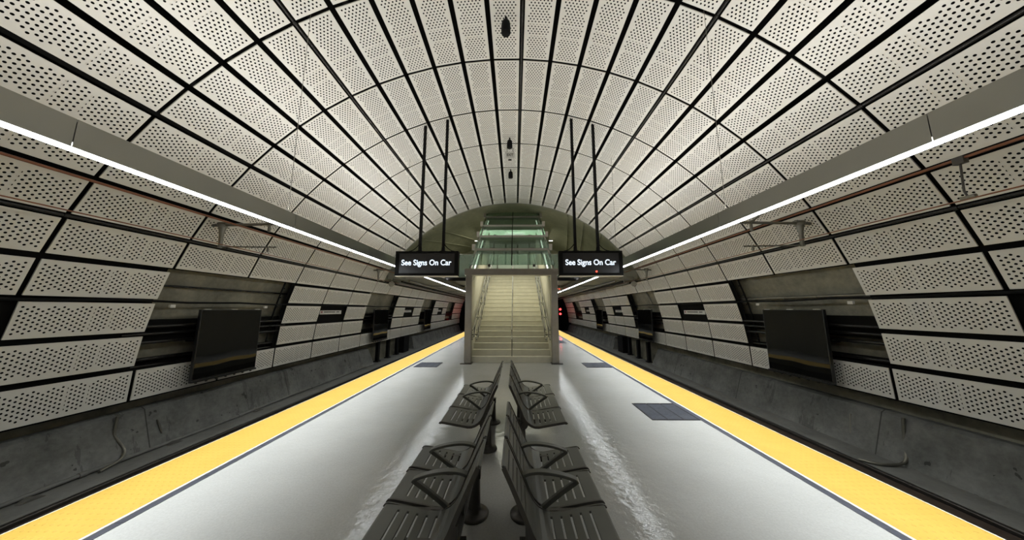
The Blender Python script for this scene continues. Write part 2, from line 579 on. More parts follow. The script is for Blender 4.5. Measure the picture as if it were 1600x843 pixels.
SIGNCELLS = (2, 7, 12, 17)
BAYS = (4, 5, 9, 10, 14, 15, 19, 20)
cands = []
for k in range(0, 24):
    for n in range(-17, 18):
        m_ = abs(n)
        if k >= 9 and m_ <= 12 and not (k == 9): continue
        if k in BAYS and 14 <= m_ <= 16: continue
        if k in SIGNCELLS and m_ == 15: continue
        partial = (k == 9 and m_ <= 12)
        L_ = (YEND - ring(9) - 0.05) if partial else PL
        y0 = ring(k) + GAP_T / 2
        if y0 + L_ > YFAR: continue
        phi = P0 + n * DL
        cs = []
        for u in (-0.5, 0, 0.5):
            for v in (0, 0.5, 1):
                q = project(vp(phi + u * DL, R, y0 + v * L_))
                if q: cs.append(q)
        inb = [q for q in cs if 0 <= q[0] <= 1600 and 0 <= q[1] <= 843]
        if len(cs) > 2:
            xs = [min(1600, max(0, q[0])) for q in cs]; ys = [min(843, max(0, q[1])) for q in cs]
            ar = (max(xs) - min(xs)) * (max(ys) - min(ys)) * (1 if len(cs) == 9 else 0.5)
        else: ar = 0
        if not inb: ar = 0
        if m_ in (10, 11) and k >= 3: ar *= 0.5
        cands.append((ar, k, n, phi, y0, partial))
cands.sort(key=lambda t: -t[0])


def panel_label(k, n):
    side = 'left' if n < 0 else 'right'
    if abs(n) <= 12:
        row = 'crown row' if n == 0 else f'{ORD[abs(n)]} row {side} of the crown'
        return f'cream perforated panel, {row}, {ORD[10 - k]} course before the end arch'
    row = {17: 'bottom row', 16: 'second row up', 15: 'third row up', 14: 'fourth row up', 13: 'fifth row up'}[abs(n)]
    if k <= 8:
        return f'cream perforated panel, {side} wall, {row}, {ORD[10 - k]} course before the end arch'
    return f'cream perforated panel, {side} wall, {row}, {ORD[k - 8]} course past the end arch'


chosen = cands[:296]
rest = cands[296:]
for ar, k, n, phi, y0, partial in chosen:
    o = bpy.data.objects.new('perforated_panel', end_me if partial else full_me)
    C.objects.link(o)
    x, _, z = vp(phi, RP, 0)
    o.location = (x, y0, z)
    o.rotation_euler = (0, phi, 0)
    grp = 'perforated panels lining the vault' if abs(n) <= 12 else 'perforated panels lining the side walls'
    tag(o, panel_label(k, n), 'wall panel', grp)
# the remaining small or unseen panels as one object
vs, fs, mi, uvs = [], [], [], []
for ar, k, n, phi, y0, partial in rest:
    me = end_me if partial else full_me
    x, _, z = vp(phi, RP, 0)
    T = Matrix.Translation((x, y0, z)) @ Matrix.Rotation(phi, 4, 'Y')
    b = len(vs)
    vs += [T @ v.co for v in me.vertices]
    for p in me.polygons:
        fs.append([b + i for i in p.vertices]); mi.append(p.material_index)
        for li in p.loop_indices: uvs.append(tuple(me.uv_layers[0].data[li].uv))
me = bpy.data.meshes.new('perforated_panel_field')
me.from_pydata(vs, [], fs)
me.materials.append(M['panel']); me.materials.append(M['flange'])
for p, m_ in zip(me.polygons, mi): p.material_index = m_
ul = me.uv_layers.new(name='UVMap')
for i, q in enumerate(uvs): ul.data[i].uv = q
o = bpy.data.objects.new('perforated_panel_field', me); C.objects.link(o)
tag(o, 'many small cream perforated panels continuing down both far track walls', 'wall panel', 'remaining perforated panels', 'stuff')

# dark conduits lying in the open joints between panel rows
def conduit(n_half, r_off, rad, label, y0=0.4, y1=YEND - 0.1, mat='blackgloss', name='conduit'):
    phi = P0 + n_half * DL
    mb = MB().tube([vp(phi, R + r_off, y0), vp(phi, R + r_off, y1)], rad, 10)
    y = y0 + 1.0
    while y < y1 - 0.3:
        mb.tube([vp(phi, R + r_off, y), vp(phi, R + r_off, y + 0.05)], rad * 1.3, 10)
        y += 2.1
    o = mb.build(name, M[mat])
    return tag(o, label, 'conduit')


conduit(0.5, 0.02, 0.022, 'dark metal conduit in the joint beside the crown row speakers')
conduit(-5.5, 0.02, 0.022, 'black conduit in the vault joint five rows left of the crown')
conduit(5.5, 0.02, 0.022, 'black conduit in the vault joint five rows right of the crown')
conduit(9.5, 0.02, 0.024, 'black conduit in the vault joint just above the right light beam')
conduit(-12.5, 0.02, 0.026, 'black conduit in the wall joint under the left overhead wire', y1=YFAR - 0.2)
conduit(12.5, 0.02, 0.026, 'black conduit in the wall joint under the right overhead wire', y1=YFAR - 0.2)
for s, nm in ((-1, 'left'), (1, 'right')):
    pts = []
    y = 0.4; i = 0
    while y < YFAR - 0.3:
        pts.append(vp(P0 + s * 14.5 * DL + 0.002 * math.sin(i * 1.7), R - 0.005 + 0.012 * math.sin(i * 0.9), y)); y += 0.5; i += 1
    mb = MB().tube(pts, 0.020, 8)
    o = mb.build('cable', M['black'])
    tag(o, f'thick black cable strung along the {nm} wall across the open bays', 'cable')

# ------------------------------------------------------------------ tactile edges, joint strips, rails
for s, nm in ((-1, 'left'), (1, 'right')):
    a, b = sorted((s * 2.93, s * 3.54))
    o = MB().box(a, b, YBACK, 32.0, -0.02, 0.010).build('tactile_edge_strip', M['yellow'])
    tag(o, f'yellow domed warning strip along the {nm} platform edge', 'tactile paving')
    a, b = sorted((s * 2.84, s * 2.905))
    mb = MB(); y = YBACK
    while y < 31.5:
        mb.box(a, b, y, y + 0.60, -0.01, 0.004); y += 0.612
    mb.box(a, b, YBACK, 32.0, -0.012, 0.002)
    st = mb.build('joint_strip', M['strip'])
    tag(st, f'slate grey segmented joint strip inside the {nm} yellow edge', 'floor strip')
    a, b = sorted((s * 2.905, s * 2.93))
    MB().box(a, b, YBACK, 32.0, -0.01, 0.008).build('edge_trim', M['trim'], st)
    a, b = sorted((s * 3.54, s * 3.56))
    e = MB().box(a, b, YBACK, 32.0, -0.16, 0.006).build('platform_nosing', M['trim'])
    tag(e, f'thin pale nosing edge on the outside of the {nm} yellow strip', 'edge trim')
    for gx, which in ((4.235, 'inner'), (5.67, 'outer')):
        c = s * gx
        prof = [(-0.036, -0.87), (0.036, -0.87), (0.036, -0.826), (0.028, -0.818), (-0.028, -0.818), (-0.036, -0.826)]
        o = MB().extrude_y([(c + x, z) for x, z in prof], YBACK, YFAR - 0.1).build('running_rail', M['railtop'])
        q0, q1 = sorted((c - s * 0.36, c - s * 0.06))
        MB().box(q0, q1, YBACK, YFAR - 0.1, -0.87, -0.858).build('flangeway', M['rail'], o)
        tag(o, f'rusty steel {which} running rail of the {nm} track', 'rail')

# ------------------------------------------------------------------ suspended light fixtures
for s, nm in ((-1, 'left'), (1, 'right')):
    X = s * 2.80
    t = empty('linear_light_fixture', (0, 0, 0))
    tag(t, f'long grey suspended light beam over the {nm} side of the platform', 'light fixture', 'suspended platform light beams')
    # fascia in lengths with fine seams
    mb = MB(); y = FX0
    dark = []
    while y < FX1 - 0.1:
        y1 = min(y + 1.9, FX1)
        a, b = sorted((X, X + s * 0.012))
        mb.box(a, b, y, y1 - 0.005, 2.665, 2.86)
        y = y1
    mb.build('fascia', M['fascia'], t)
    mb = MB()
    a, b = sorted((X + s * 0.012, X + s * 0.16)); mb.box(a, b, FX0, FX1, 2.70, 2.85)
    mb.build('housing', M['plastic'], t)
    mb = MB(); y = FX0
    a, b = sorted((X + s * 0.014, X + s * 0.068))
    while y < FX1 - 0.1:
        mb.box(a, b, y, min(y + 0.765, FX1) - 0.006, 2.655, 2.70); y += 0.765
    mb.build('diffuser', M['led'], t)
    mb = MB(); a, b = sorted((X + s * 0.03, X + s * 0.13)); mb.box(a, b, FX0, YEND - 0.1, 2.85, 2.862)
    mb.build('uplight_lens', M['ledup'], t)
    for y in (-0.3, ring(3), 7.46, 11.34):
        xs = X + s * 0.05
        zt = ZC + math.sqrt(6.46 ** 2 - xs * xs)
        MB().tube([(xs, y, 2.85), (xs, y, zt)], 0.0035, 6).build('suspension_wire', M['tube'], t)

# ------------------------------------------------------------------ hanging display signs
def text_mesh(body, size, bold=0.0, ext=0.004, name='lettering', font_shear=0.0):
    cu = bpy.data.curves.new(name, 'FONT')
    cu.body = body; cu.size = size; cu.offset = bold; cu.extrude = ext
    cu.align_x = 'CENTER'; cu.align_y = 'CENTER'
    tmp = bpy.data.objects.new(name, cu); C.objects.link(tmp)
    dg = bpy.context.evaluated_depsgraph_get()
    me = bpy.data.meshes.new_from_object(tmp.evaluated_get(dg))
    bpy.data.objects.remove(tmp)
    xs = [v.co.x for v in me.vertices]
    return me, max(xs) - min(xs)


def display_sign(cx, label, poles, red=None):
    t = empty('display_sign', (cx, 6.4, 2.37))
    tag(t, label, 'sign', 'hanging platform displays')
    W_, H_ = 1.46, 0.575
    # case: frame with recessed screen
    mb = MB()
    x0, x1, z0, z1 = -W_ / 2, W_ / 2, 0, H_
    fr = 0.085
    mb.box(x0, x1, 0.02, 0.16, z0, z1)
    mb.box(x0, x1, 0, 0.02, z0, z0 + 0.06); mb.box(x0, x1, 0, 0.02, z1 - 0.05, z1)
    mb.box(x0, x0 + fr, 0, 0.02, z0 + 0.06, z1 - 0.05); mb.box(x1 - fr, x1, 0, 0.02, z0 + 0.06, z1 - 0.05)
    bevel(mb.build('case', M['black'], t), 0.004)
    MB().box(x0 + fr, x1 - fr, 0.012, 0.0199, z0 + 0.06, z1 - 0.05).build('screen', M['signface'], t)
    me, wd = text_mesh('See Signs On Car', 0.16, 0.0022)
    tx = bpy.data.objects.new('lettering', me); C.objects.link(tx)
    me.materials.clear(); me.materials.append(M['text'])
    k = 1.155 / wd
    tx.parent = t; tx.rotation_euler = (PI / 2, 0, 0); tx.scale = (k, k * 1.12, 1)
    tx.location = (-0.01 , 0.006, 0.30)
    MB().box(x0 + 0.01, x1 - 0.01, 0.0, 0.15, -0.018, 0.0).build('light_bar', M['trim'], t)
    for px in poles:
        xw = px; lx = px - cx
        zt = ZC + math.sqrt(6.44 ** 2 - xw * xw) - 2.37
        mb = MB().box(lx - 0.03, lx + 0.03, 0.05, 0.11, H_, zt)
        mb.lathe((lx, 0.08, H_), [(0.085, 0), (0.085, 0.012), (0.045, 0.02), (0.04, 0.10)], 16)
        mb.build('hanger_pole', M['black'], t)
    for sg, px in ((-1, min(poles)), (1, max(poles))):
        lx = px - cx
        pts = [(lx + sg * q * 0.26, 0.08, H_ + 0.20 * (1 - q) ** 2 + 0.012) for q in (0, .2, .4, .6, .8, 1)]
        MB().tube(pts, 0.010, 8).build('cable', M['black'], t)
    if red is not None:  # small emissive red disc on the display face
        me_ = MB().lathe((0, 0, 0), [(0.001, 0.0), (0.022, 0.001), (0.022, 0.012), (0.001, 0.0121)], 18)
        r_ = me_.build('red_dot', M['redsoft'], t)
        r_.rotation_euler = (PI / 2, 0, 0); r_.location = (red, 0.010, 0.092)
        r_['label'] = 'small glowing red dot'
    return t


display_sign(-1.915, 'black hanging display reading See Signs On Car over the left of the platform', (-2.11, -1.56))
display_sign(1.875, 'black hanging display with a glowing red dot over the right of the platform', (1.54, 2.07), red=0.12)

# further slim black sign boxes under the mezzanine edge
for x0, x1, nm in ((-2.95, -1.6, 'left'), (1.68, 3.0, 'right')):
    o = MB().box(x0, x1, 12.30, 12.46, 2.86, 3.0).build('sign_box', M['black'])
    bevel(o, 0.01)
    MB().box(x0 + 0.3, x0 + 0.4, 12.44, 12.575, 2.90, 2.96).build('wall_bracket', M['black'], o)
    MB().box(x1 - 0.4, x1 - 0.3, 12.44, 12.575, 2.90, 2.96).build('wall_bracket', M['black'], o)
    tag(o, f'slim unlit black sign box behind the {nm} hanging display', 'sign')

# ------------------------------------------------------------------ benches
PROF = [(0.066, 0.80), (0.085, 0.762), (0.11, 0.71), (0.14, 0.645), (0.17, 0.58), (0.205, 0.50), (0.235, 0.445), (0.275, 0.405), (0.335, 0.385),
        (0.40, 0.388), (0.455, 0.398), (0.51, 0.408), (0.565, 0.417), (0.62, 0.425), (0.655, 0.43), (0.672, 0.418)]


def seat_mesh(mb, y0, y1):
    """one contoured seat shell: strips along the bench with slots between them"""
    th = 0.014
    n = len(PROF)
    # resample profile by arc length
    P = [Vector((x, z)) for x, z in PROF]
    L = [0]
    for i in range(1, n): L.append(L[-1] + (P[i] - P[i - 1]).length)
    def at(t):
        t = max(0, min(L[-1], t))
        for i in range(1, n):
            if t <= L[i] + 1e-9:
                q = (t - L[i - 1]) / (L[i] - L[i - 1]); return P[i - 1].lerp(P[i], q)
        return P[-1]
    tot = L[-1]
    cuts = []
    slots = [0.055, 0.11, 0.165, 0.22, 0.275] + [tot - q for q in (0.34, 0.282, 0.224, 0.166, 0.108)]
    sw = 0.012
    ts = sorted(set([0, 0.02, tot - 0.015, tot] + [q - sw / 2 for q in slots] + [q + sw / 2 for q in slots] + [0.32 + 0.03 * i for i in range(7) if 0.32 + 0.03 * i < tot - 0.36]))
    ysn = [y0, y0 + 0.008, y0 + (y1 - y0) * 0.14, y1 - (y1 - y0) * 0.14, y1 - 0.008, y1]
    def isslot(i, j):
        mid = (ts[i] + ts[i + 1]) / 2
        return j == 2 and any(abs(mid - q) < sw / 2 for q in slots)
    nt_, ny = len(ts), len(ysn)
    top, bot = [], []
    for t in ts:
        p = at(t); d = (at(t + 0.004) - at(t - 0.004)).normalized(); nn = Vector((-d.y, d.x))
        if nn.y < 0: nn = -nn
        if nn.x < -0.001 and nn.y < 0.2: nn = nn
        for y in ysn:
            top.append((p.x, y, p.y)); bot.append((p.x - nn.x * th, y, p.y - nn.y * th))
    # raised rounded rim on front lip
    vs = top + bot; o = len(top)
    fs = []
    idx = lambda i, j: i * ny + j
    for i in range(nt_ - 1):
        for j in range(ny - 1):
            if isslot(i, j):
                # slot walls
                a, b, c, d = idx(i, j), idx(i + 1, j), idx(i + 1, j + 1), idx(i, j + 1)
                fs += [(a, b, b + o, a + o), (b, c, c + o, b + o), (c, d, d + o, c + o), (d, a, a + o, d + o)]
                continue
            a, b, c, d = idx(i, j), idx(i + 1, j), idx(i + 1, j + 1), idx(i, j + 1)
            fs += [(a, b, c, d), (a + o, d + o, c + o, b + o)]
    for i in range(nt_ - 1):
        fs += [(idx(i, 0), idx(i, 0) + o, idx(i + 1, 0) + o, idx(i + 1, 0)), (idx(i, ny - 1), idx(i + 1, ny - 1), idx(i + 1, ny - 1) + o, idx(i, ny - 1) + o)]
    for j in range(ny - 1):
        fs += [(idx(0, j), idx(0, j + 1), idx(0, j + 1) + o, idx(0, j) + o), (idx(nt_ - 1, j), idx(nt_ - 1, j) + o, idx(nt_ - 1, j + 1) + o, idx(nt_ - 1, j + 1))]
    mb.add(vs, fs, 0)


def smooth_pts(pts, k=4):
    out = []
    for i in range(len(pts) - 1):
        p0 = Vector(pts[max(0, i - 1)]); p1 = Vector(pts[i]); p2 = Vector(pts[i + 1]); p3 = Vector(pts[min(len(pts) - 1, i + 2)])
        for q in range(k):
            t = q / k
            out.append(0.5 * ((2 * p1) + (p2 - p0) * t + (2 * p0 - 5 * p1 + 4 * p2 - p3) * t * t + (3 * p1 - p0 - 3 * p2 + p3) * t ** 3))
    out.append(Vector(pts[-1]))
    return out


def bar_sweep(mb, pts, hw, hh):
    """rectangular bar, width along Y = 2*hw, thickness 2*hh in the XZ plane; pts (x, y, z)"""
    pts = [Vector(p) for p in pts]
    vs, fs = [], []
    for i, p in enumerate(pts):
        d = (pts[min(i + 1, len(pts) - 1)] - pts[max(i - 1, 0)]).normalized()
        nn = Vector((-d.z, 0, d.x))
        for a, b in ((-hw, -hh), (hw, -hh), (hw, hh), (-hw, hh)):
            vs.append(p + Vector((0, a, 0)) + nn * b)
    for i in range(len(pts) - 1):
        for k in range(4):
            fs.append((i * 4 + k, i * 4 + (k + 1) % 4, (i + 1) * 4 + (k + 1) % 4, (i + 1) * 4 + k))
    fs += [(3, 2, 1, 0), tuple(len(vs) - 4 + k for k in range(4))]
    mb.add(vs, fs, 0)


def bench(s, bounds, arms, posts, beam, label):
    """s = +1 faces the right-hand track, -1 the left-hand one"""
    t = empty('platform_bench', (0, 0, 0))
    tag(t, label, 'bench', 'slatted metal benches back to back down the platform centre')
    def fin(mb, name, mat, parent=t, bev=0.0):
        if s < 0: mb.v = [(-x, y, z) for x, y, z in mb.v]
        o = mb.build(name, M[mat], parent)
        if bev: bevel(o, bev)
        return o
    for a, b in zip(bounds[:-1], bounds[1:]):
        mb = MB(); seat_mesh(mb, a + 0.019, b - 0.019)
        st = fin(mb, 'seat', 'bench', t, 0.003)
        # dark side rails of the shell
        for y in (a + 0.018, b - 0.018):
            mb = MB(); bar_sweep(mb, smooth_pts([(x, y, z - 0.012) for x, z in PROF[::2] + [PROF[-1]]], 3), 0.006, 0.012)
            fin(mb, 'side_rail', 'benchdark', st)
    for y in arms:
        mb = MB()
        top = smooth_pts([(0.165, y, 0.572), (0.215, y, 0.592), (0.29, y, 0.598), (0.38, y, 0.588), (0.455, y, 0.570), (0.500, y, 0.553), (0.512, y, 0.538)], 4)
        bar_sweep(mb, top, 0.022, 0.009)
        bar_sweep(mb, [(0.508, y, 0.543), (0.42, y, 0.487), (0.34, y, 0.43), (0.285, y, 0.388)], 0.013, 0.013)
        fin(mb, 'armrest', 'bench', t, 0.003)
    mb = MB().tube([(0.225, beam[0], 0.33), (0.225, beam[1], 0.33)], 0.042, 18)
    bm_ = fin(mb, 'beam', 'benchdark')
    for y in bounds:
        yy = min(max(y, beam[0] + 0.02), beam[1] - 0.02)
        mb = MB().extrude_y([(0.19, 0.33), (0.26, 0.33), (0.52, 0.375), (0.52, 0.39), (0.24, 0.385), (0.215, 0.46), (0.18, 0.46)], yy - 0.012, yy + 0.012)
        fin(mb, 'seat_bracket', 'benchdark', bm_)
    for y in posts:
        mb = MB().tube([(0.2, y, 0.02), (0.2, y, 0.30)], [0.050, 0.044], 16)
        mb.box(0.15, 0.25, y - 0.03, y + 0.03, 0.27, 0.335)
        p = fin(mb, 'post', 'benchdark')
        fin(MB().lathe((0.2, y, 0), [(0.115, 0.0), (0.115, 0.012), (0.10, 0.018), (0.055, 0.026), (0.052, 0.06)], 26), 'base_plate', 'benchdark', p)


bench(-1, (1.57, 1.92, 2.29, 2.65), (1.92, 2.29), (1.75, 2.47), (1.66, 2.58), 'dark slatted bench facing the left track, the one closer to the camera')
bench(1, (1.57, 1.92, 2.29, 2.65), (1.92, 2.29), (1.75, 2.47), (1.66, 2.58), 'dark slatted bench facing the right track, the one closer to the camera')
bench(-1, (3.15, 3.64, 4.16, 4.66), (3.64, 4.16), (3.52, 4.30), (3.33, 4.5), 'dark slatted bench facing the left track, the one closer to the stairs')
bench(1, (3.15, 3.63, 4.18, 4.70), (3.63, 4.18), (3.52, 4.35), (3.33, 4.55), 'dark slatted bench facing the right track, the one closer to the stairs')

# ------------------------------------------------------------------ stair and its enclosure
SX = 1.23
RISE, RUN, NST, SY = 0.17, 0.29, 20, 8.86
t = empty('staircase', (0, SY, 0))
tag(t, 'pale stone staircase climbing from the platform to the mezzanine', 'stairs')
mb = MB()
for i in range(NST):
    mb.box(-SX, SX, i * RUN, (i + 1) * RUN + 0.02, max(0, i * RISE - 0.25), (i + 1) * RISE)
mb.build('steps', M['stair'], t)
mb = MB()
for i in range(NST):
    mb.box(-SX + 0.005, SX - 0.005, i * RUN - 0.012, i * RUN + 0.05, (i + 1) * RISE - 0.004, (i + 1) * RISE + 0.003)
mb.build('nosing', M['nosing'], t)
for s in (-1, 1):
    # closed side stringer walls
    a, b = sorted((s * SX, s * (SX + 0.05)))
    zt = NST * RISE; yt = NST * RUN
    vs = []
    for x in (a, b):
        vs += [(x, -0.02, 0), (x, yt, 0), (x, yt, zt + 2.3), (x, 0.25, 2.55), (x, -0.02, 2.45)]
    mb = MB(); mb.add(vs, [(0, 1, 2, 3, 4), (9, 8, 7, 6, 5), (0, 5, 6, 1), (1, 6, 7, 2), (2, 7, 8, 3), (3, 8, 9, 4), (4, 9, 5, 0)])
    mb.build('side_wall', M['stair'], t)

def handrail(x, label, center=False):
    h = empty('handrail', (x, SY, 0))
    tag(h, label, 'handrail', 'stair handrails')
    sl = RISE / RUN
    zr = 0.92
    ys = (-0.12, 0.12, NST * RUN)
    sg = -1 if x > 0 else 1
    for dz, nm, rad in ((0, 'rail', 0.02), (-0.28, 'lower_rail', 0.016)):
        if center and dz: rad = 0.014
        pts = [(0, -0.25, RISE + zr + dz - 0.10), (0, 0.0, RISE + zr + dz), (0, ys[2], RISE + zr + dz + sl * ys[2]), (0, ys[2] + 0.3, RISE + zr + dz + sl * ys[2])]
        MB().tube(pts, rad if not center else 0.017, 10).build(nm, M['handle'], h)
    for i in range(0, NST, 3):
        y = i * RUN + 0.14
        if center:
            MB().tube([(0, y, (i + 1) * RISE), (0, y, RISE + zr + sl * y)], 0.013, 8).build('post', M['handle'], h)
        else:
            mb = MB().box(-0.012, 0.012, y - 0.02, y + 0.02, RISE + zr + sl * y - 0.42, RISE + zr + sl * y - 0.01)
            mb.box(min(0, -sg * 0.11), max(0, -sg * 0.11), y - 0.012, y + 0.012, RISE + zr + sl * y - 0.36, RISE + zr + sl * y - 0.33)
            mb.build('bracket', M['handle'], h)
    return h


for x_, l_ in ((-1.15, 'steel double wall handrail on the left side of the stair'), (1.17, 'steel double wall handrail on the right side of the stair'),
               (-1.02, 'inner steel handrail on pickets, left side of the stair'), (1.05, 'inner steel handrail on pickets, right side of the stair')):
    handrail(x_, l_)
handrail(0.03, 'thin steel handrail up the middle of the stair', True)

# portal frame
t = empty('stair_portal_frame', (0, 8.66, 0))
tag(t, 'brushed steel portal frame standing at the foot of the stair', 'portal frame')
for s in (-1, 1):
    a, b = sorted((s * 1.22 + 0.02, s * 1.42 + 0.02))
    p = bevel(MB().box(a, b, 0, 0.26, 0.03, 2.69).build('post', M['steel'], t), 0.006)
    a, b = sorted((s * 1.18 + 0.02, s * 1.52 + 0.02))
    MB().box(a, b, -0.06, 0.32, 0.0, 0.03).build('base_plate', M['benchdark'], p)
bevel(MB().box(-1.44, 1.48, -0.01, 0.27, 2.66, 2.86).build('header', M['steel'], t), 0.006)

# stepped glass roof over the stair
t = empty('glass_canopy', (0, 8.9, 2.86))
tag(t, 'stepped green glass canopy rising over the staircase', 'glass canopy')
SLR = 0.68
for s in (-1, 1):
    vs = []
    x0, x1 = sorted((s * 1.29 + 0.02, s * 1.35 + 0.02))
    LY = 5.95
    for x in (x0, x1):
        vs += [(x, 0, -0.04), (x, LY, LY * SLR - 0.04), (x, LY, LY * SLR + 0.10), (x, 0, 0.10)]
    mb = MB(); mb.add(vs, [(0, 1, 2, 3), (7, 6, 5, 4), (0, 4, 5, 1), (1, 5, 6, 2), (2, 6, 7, 3), (3, 7, 4, 0)])
    mb.build('side_rafter', M['steel'], t)
for i in range(5):
    ya = i * 1.19 + 0.02; yb = ya + 1.24
    za = ya * SLR + 0.14; zb = yb * SLR + 0.06
    mb = MB()
    vs = [(-1.36, ya, za), (1.40, ya, za), (1.40, yb, zb), (-1.36, yb, zb)]
    vs += [(x, y, z + 0.014) for x, y, z in vs]
    mb.add(vs, [(0, 3, 2, 1), (4, 5, 6, 7), (0, 1, 5, 4), (1, 2, 6, 5), (2, 3, 7, 6), (3, 0, 4, 7)])
    mb.build('glass_pane', M['glass'], t)
    if i:
        MB().box(-1.30, 1.34, ya - 0.02, ya + 0.06, za - 0.20, za + 0.0).build('cross_beam', M['steel'], t)
    for s in (-1, 1):
        a, b = sorted((s * 1.35 + 0.02, s * 1.47 + 0.02))
        MB().box(a, b, yb - 0.08, yb, zb - 0.02, zb + 0.20).build('bracket', M['steel'], t)
        # fixings
        for xx in (s * 0.72,):
            MB().box(xx - 0.04 + 0.02, xx + 0.04 + 0.02, ya + 0.0, ya + 0.07, za - 0.05, za + 0.03).build('clamp', M['benchdark'], t)
MB().box(0.003, 0.035, 0.02, 5.9, 0, 0.03).build('centre_joint', M['black'], t)
# shear the centre joint onto the slope
cj = [o for o in bpy.data.objects if o.name.startswith('centre_joint')][0]
for v in cj.data.vertices: v.co.z += v.co.y * SLR + 0.125
# glass side walls of the stair
for s, nm in ((-1, 'left'), (1, 'right')):
    x0, x1 = sorted((s * 1.305 + 0.02, s * 1.319 + 0.02))
    vs = []
    for x in (x0, x1):
        vs += [(x, 9.2, 2.64), (x, 12.5, 2.64 + 3.3 * 0.586), (x, 12.5, 2.82 + 3.6 * SLR), (x, 9.2, 2.99)]
    mb = MB(); mb.add(vs, [(0, 1, 2, 3), (7, 6, 5, 4), (0, 4, 5, 1), (1, 5, 6, 2), (2, 6, 7, 3), (3, 7, 4, 0)])
    o = mb.build('stair_side_glass', M['glass'])
    tag(o, f'tall green glass screen closing the {nm} side of the stair', 'glass screen')

# glass balustrades on the mezzanine edge
for s, nm in ((-1, 'left'), (1, 'right')):
    t = empty('glass_balustrade', (0, YEND - 0.1, 0))
    tag(t, f'green glass balustrade on the mezzanine edge, {nm} of the canopy', 'balustrade')
    xs = [1.45, 2.55, 3.65, 4.75]
    for a, b in zip(xs[:-1], xs[1:]):
        x0, x1 = sorted((s * (a + 0.01), s * (b - 0.01)))
        MB().box(x0, x1, 0, 0.016, 3.0, 4.05).build('glass_pane', M['glass'], t)
    x0, x1 = sorted((s * 1.45, s * 4.75))
    MB().box(x0, x1, -0.02, 0.03, 2.97, 3.03).build('base_channel', M['steel'], t)
    MB().tube([(x0, 0.008, 4.07), (x1, 0.008, 4.07)], 0.02, 10).build('top_rail', M['handle'], t)

t = empty('brightening_panel', (0, 17.2, 3.4))  # pale panel added to brighten what shows through the canopy
tag(t, 'pale green panel added to brighten the view through the canopy at the stair top', 'added panel')
MB().box(-1.9, 1.9, 0, 0.06, 0, 1.75).build('panel', M['brightener'], t)
for q in (-1.9, -0.95, 0, 0.95, 1.9):
    MB().box(q - 0.03, q + 0.03, -0.03, 0.0, 0, 1.8).build('mullion', M['handle'], t)
MB().box(-1.93, 1.93, -0.03, 0.06, 1.75, 1.82).build('head_rail', M['steel'], t)

# lamps added under the canopy rafters, standing in for the handrail LEDs
for s in (-1, 1):
    t = MB().box(s * 1.2 - 0.02, s * 1.2 + 0.02, 9.2, 14.2, 0, 0.03).build('stair_glow_strip', M['tubelight'])
    for v in t.data.vertices: v.co.z += 2.74 + (v.co.y - 8.9) * SLR
    tag(t, ('left' if s < 0 else 'right') + ' added slim glowing strip under the canopy rafter beside the stair', 'lamp')
ang = math.atan(0.586)
area('stair_fill', (0, 11.0, 3.7), 1.9, 3.6, P_STAIR * 5, WARM, (ang, 0, 0), 170)  # broad unseen fill added over the steps
area('mezzanine_lamp', (0, 17.0, 6.3), 6.0, 2.0, P_MEZZ, (1.0, 1.0, 0.82), (0, 0, 0), 180)

# mezzanine tube lights and ceiling stubs seen through the arch
for (x0, x1, y, z, lab) in ((-3.75, -3.2, 18.0, 6.05, 'short white tube light on the cavern wall, left of the canopy'),
                            (3.25, 3.8, 18.0, 6.05, 'short white tube light on the cavern wall, right of the canopy'),
                            (-2.5, -2.3, 18.0, 6.05, 'tiny white tube light just left of the canopy top'),
                            (2.35, 2.6, 18.0, 6.05, 'tiny white tube light just right of the canopy top'),
                            (-0.5, 0.75, 17.0, 6.25, 'broad white lamp glowing behind the canopy top')):
    zt = 0.0
    t = MB().tube([(x0, y, z), (x1, y, z)], 0.028 if x1 - x0 < 1 else 0.09, 10).build('tube_light', M['tubelight'])
    zc = ZC + math.sqrt(6.62 ** 2 - max(abs(x0), abs(x1)) ** 2)
    for q in (x0 + 0.05, x1 - 0.05):
        MB().tube([(q, y, z), (q, y, ZC + math.sqrt(6.62 ** 2 - q * q))], 0.008, 6).build('hanger', M['tube'], t)
    tag(t, lab, 'lamp')
# formwork ridges on the cavern
for i, (pa, pb) in enumerate((((-0.75, 13.2), (-0.45, 20.0)), ((-0.62, 13.2), (-0.32, 20.0)), ((0.42, 13.2), (0.62, 20.0)), ((0.55, 13.2), (0.78, 20.0)), ((0.7, 13.2), (0.92, 20.0)))):
    pts = [vp(pa[0] + (pb[0] - pa[0]) * q / 8, 6.6, pa[1] + (pb[1] - pa[1]) * q / 8) for q in range(9)]
    MB().tube(pts, 0.03, 6).build('formwork_ridge', M['cavern'], CAVERN)

# ------------------------------------------------------------------ crown speakers, exit sign
spk_labels = ['black ceiling speaker on the crown, the large one above the camera',
              'middle black ceiling speaker on the crown, just above the exit sign',
              'small far black ceiling speaker on the crown, nearest the canopy']
for (y, lab) in zip((4.12, 7.5, 9.35), spk_labels):
    t = empty('ceiling_speaker', (-0.02, y, 6.49))
    tag(t, lab, 'speaker', 'black speakers along the vault crown')
    MB().lathe((0, 0, -0.31), [(0.074, 0), (0.078, 0.01), (0.078, 0.13), (0.073, 0.18), (0.064, 0.21), (0.045, 0.23)], 24).build('body', M['black'], t)
    MB().lathe((0, 0, -0.315), [(0.001, 0.0), (0.06, 0.0), (0.06, 0.006)], 20).build('grille', M['black'], t)
    MB().tube([(0, 0, -0.08), (0, 0, 0.0)], 0.02, 10).build('stem', M['black'], t)
t = empty('exit_sign', (-0.02, 8.0, 6.12))
tag(t, 'small pale exit sign hanging from the crown between two speakers', 'sign')
